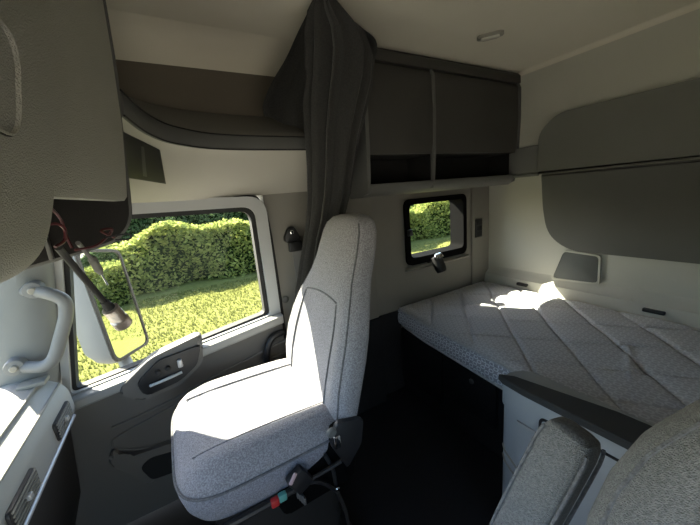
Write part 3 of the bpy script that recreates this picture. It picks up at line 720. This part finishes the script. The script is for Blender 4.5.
# left wing: cloth fanning from the ceiling hook down on to the ledge
def sheet(rows, name, nfold, amp, th=.006):
    g = []
    for (a_, b_) in rows:
        a_, b_ = Vector(a_), Vector(b_); row = []
        d = (b_-a_); nrm = d.cross(Vector((0,0,1)));
        nrm = nrm.normalized() if nrm.length > 1e-6 else Vector((0,1,0))
        for k in range(41):
            t = k/40; row.append(a_+d*t+nrm*(amp*d.length*math.sin(t*nfold*PI)*(.6+.4*math.sin(3*t+1))))
        g.append(row)
    b = loft(g, closed=False); bmesh.ops.solidify(b, geom=b.faces[:], thickness=th)
    return obj(name, b, M['curtain'], cu)
def L(pts, n=14):
    P = smooth_path(pts, 5); return P
lft = L([atY(308,12,1.10), atY(298,32,1.13), atY(286,58,1.16), atY(272,82,1.19), atY(263,104,1.215), atY(264,116,1.22)])
rgt = L([atY(330,12,1.06), atY(332,35,1.08), atY(332,60,1.10), atY(330,90,1.12), atY(328,115,1.14), atY(326,138,1.155)])
sheet(list(zip(lft, rgt)), 'curtain_wing', 5, .05)
lft = L([atY(328,8,1.05), atY(330,30,1.07), atY(335,60,1.09), atY(338,95,1.12), atY(340,130,1.15)])
rgt = L([atY(340,10,1.07), atY(362,28,1.15), atY(377,44,1.20), atY(370,80,1.21), atY(356,130,1.22)])
sheet(list(zip(lft, rgt)), 'curtain_wing', 5, .05)
obj('hanging_strap', ribbon([atZ(322,14,.60), atZ(326,6,.64), atZ(331,-2,.652)], .035, .006, (1,.2,0)), M['black'], cu)
obj('tie_back', ribbon([(.60,1.255,-.175),(.615,1.215,-.18),(.66,1.205,-.185),(.71,1.215,-.18),(.735,1.26,-.175)], .035, .005, (0,0,1)), M['curtain'], cu)
# ================================================================ SEAT BELT
sb = thing('seat_belt', 'grey seat belt hanging from a black anchor on the door pillar', 'seat belt', (.5,1.45,-.9))
p = atY(290,234,1.44)
obj('anchor_plate', prism(rounded([(p.x-.035,p.z-.02),(p.x-.005,p.z+.035),(p.x+.02,p.z+.035),(p.x+.045,p.z-.02),(p.x+.04,p.z-.045),(p.x-.025,p.z-.04)], .012, 4), 'Y', 1.425, 1.455, bev=.006), M['black'], sb)
obj('guide', BOX(p.x-.022,p.x+.048,1.412,1.432,p.z-.085,p.z-.035,bev=.008), M['black'], sb)
obj('bolt', lathe([(.010,0),(.010,.006),(.006,.009)], (p.x+.004,1.425,p.z+.010), 16, Vector((0,-1,0))), M['chrome'], sb)
obj('webbing', ribbon([(p.x+.015,1.425,p.z-.06),(p.x+.018,1.42,p.z-.17),(p.x+.015,1.415,p.z-.30),(p.x-.01,1.41,p.z-.50),(p.x-.03,1.42,p.z-.75)], .046, .003, (1,0,0)), M['belt'], sb)
obj('webbing', ribbon([(p.x+.025,1.437,p.z-.06),(p.x+.03,1.435,p.z-.25),(p.x+.03,1.435,p.z-.6),(p.x+.03,1.44,p.z-.95)], .046, .003, (1,0,0)), M['belt'], sb)
p = atY(286,300,1.44)
obj('stop_button', lathe([(.018,0),(.018,.006),(.012,.010)], (p.x,1.455,p.z), 16, Vector((0,-1,0))), M['cabedge'], sb)
# ================================================================ OUTSIDE MIRROR
MC = Vector((-.30,1.93,-.435)); n_ = Vector((.92,-.37,.10)).normalized(); u_ = Vector((0,0,1)).cross(n_).normalized(); w_ = n_.cross(u_)
MM = Matrix(((u_.x,n_.x,w_.x,MC.x),(u_.y,n_.y,w_.y,MC.y),(u_.z,n_.z,w_.z,MC.z),(0,0,0,1)))
mi = thing('side_mirror', 'tall grey outside mirror seen through the passenger door window', 'mirror', (MC.x,MC.y,-.80))
rg = []
mo = rounded([(-.165,-.26),(.15,-.30),(.175,.26),(-.15,.31)], .05, 6)
for s, d in ((.55,-.15),(.80,-.13),(.95,-.08),(1.0,-.03),(1.0,.0),(.95,.004)):
    rg.append([(u*s, d, v*s) for u, v in mo])
b = loft(rg); b.transform(MM); obj('housing', b, M['mirrorbody'], mi)
mg = [(u*.93,v*.95) for u,v in mo]
b = prism(mg, 'Y', .003, .007); b.transform(MM); obj('mirror_glass', b, M['mirror'], mi, smooth=0)
b = ring([(u*.985,v*.985) for u,v in mo], [(u*.91,v*.94) for u,v in mo], 'Y', .003, .012); b.transform(MM); obj('bezel', b, M['dashdark'], mi)
obj('lower_arm', tube([MM@Vector((0,-.06,-.26)), (-.30,1.85,-.78), (-.29,1.70,-.80), (-.28,1.56,-.78)], .03, 12, 5), M['mirrorbody'], mi)
# ================================================================ OUTSIDE
GZ = -2.5
struct(obj('ground', BOX(-40,60,3.0,70,GZ-.1,GZ), M['lawn'], smooth=0))
struct(obj('added_bounce_ground', BOX(-40,60,-40,3.0,GZ-.1,GZ-.01), M['bounce_gravel'], smooth=0))  # unseen neutral ground, added to keep bounced light in the cab from turning green
vs, fs = [], []
rnd = random.Random(3)
for i in range(26000):
    y = 3.2+7.7*rnd.random(); x = -4.6+rnd.random()*(9.5)
    if rnd.random() < .12: x = 4+rnd.random()*10; y = 7+rnd.random()*3.9
    h = .035+.05*rnd.random(); an = rnd.random()*PI; w = .012+.012*rnd.random(); l = Vector((rnd.uniform(-.04,.04), rnd.uniform(-.04,.04), h))
    c = Vector((x,y,GZ-.002)); d = Vector((math.cos(an),math.sin(an),0))*w; k = len(vs)
    vs += [c-d, c+d, c+l]; fs.append((k,k+1,k+2))
me = bpy.data.meshes.new('grass'); me.from_pydata([tuple(v) for v in vs], [], fs)
tag(put('grass', me, M['blade'], None), 'short sunny green grass growing on the lawn', 'grass', None, 'stuff')
def hedge(name, label, x0, x1, yb, yd, hmin, hmax, nleaf, size, mat, seed, frq):
    r = random.Random(seed); rt = thing(name, label, 'hedge', ((x0+x1)/2, yb+yd/2, GZ))
    def top(x): return hmin+(hmax-hmin)*(.5+.3*math.sin(frq*x+seed)+.2*math.sin(frq*2.7*x+seed*2))
    def front(x, z): return yb+.28*math.sin(frq*1.3*x+seed)+.18*math.sin(3.1*x+2*z)+(z/hmax)**2*.45
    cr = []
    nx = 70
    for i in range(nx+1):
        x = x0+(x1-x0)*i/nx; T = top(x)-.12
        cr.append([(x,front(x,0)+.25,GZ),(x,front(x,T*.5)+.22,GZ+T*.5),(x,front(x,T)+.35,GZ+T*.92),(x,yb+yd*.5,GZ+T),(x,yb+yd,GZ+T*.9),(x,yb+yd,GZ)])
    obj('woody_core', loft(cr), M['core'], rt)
    vs, fs = [], []
    for i in range(nleaf):
        x = r.uniform(x0,x1); T = top(x)
        if r.random() < .72: z = T*(1-r.random()**1.3) if r.random() < .9 else T; y = front(x,z)+r.uniform(-.10,.28)
        else: z = T+r.uniform(-.18,.12); y = r.uniform(front(x,T),yb+yd)
        c = Vector((x,y,GZ+max(.02,z))); s = size*(.6+.8*r.random())
        a_ = Vector((r.gauss(0,1),r.gauss(0,1),r.gauss(0,.7))).normalized(); b_ = a_.cross(Vector((r.gauss(0,1),r.gauss(0,1),r.gauss(0,1)))).normalized()
        k = len(vs); vs += [c-a_*s, c+b_*s*.5, c+a_*s, c-b_*s*.5]; fs.append((k,k+1,k+2,k+3))
    me = bpy.data.meshes.new('leaves'); me.from_pydata([tuple(v) for v in vs], [], fs); put('leaves', me, mat, rt)
hedge('leafy_hedge', 'loose yellow-green hedge along the far edge of the lawn', -7, 17, 11.6, 1.6, 1.35, 2.1, 30000, .075, M['leafA'], 1, .95)
hedge('tall_hedge', 'tall dark green hedge behind the lower yellow-green one', -12, 30, 18.5, 1.5, 2.7, 3.1, 26000, .11, M['leafB'], 4, .5)
# ================================================================ LIGHT
SUN = Vector((.55,-1.,-.93)).normalized()
sd = bpy.data.lights.new('sun', 'SUN'); sd.energy = 30.; sd.angle = math.radians(.53); sd.color = (1.,.92,.76)
so = bpy.data.objects.new('sun', sd); C.objects.link(so); so.rotation_euler = SUN.to_track_quat('-Z','Y').to_euler(); so.location = (-6,6,8)
wd = bpy.data.worlds.new('world'); sc.world = wd; wd.use_nodes = True; nd = wd.node_tree.nodes; lk = wd.node_tree.links
sk = nd.new('ShaderNodeTexSky'); sk.sky_type = 'NISHITA'; sk.sun_disc = False; sk.sun_elevation = math.radians(40); sk.sun_rotation = math.radians(-29); sk.dust_density = 1.5
lk.new(sk.outputs[0], nd['Background'].inputs[0]); nd['Background'].inputs[1].default_value = .52
vw = sc.view_settings; vw.view_transform = 'Standard'; vw.look = 'None'; vw.gamma = 1; vw.use_curve_mapping = False; vw.exposure = .65
# lift everything so that the cab floor lies at z = 0
for o in list(C.objects):
    if o.parent is None and o is not co: o.location.z += H
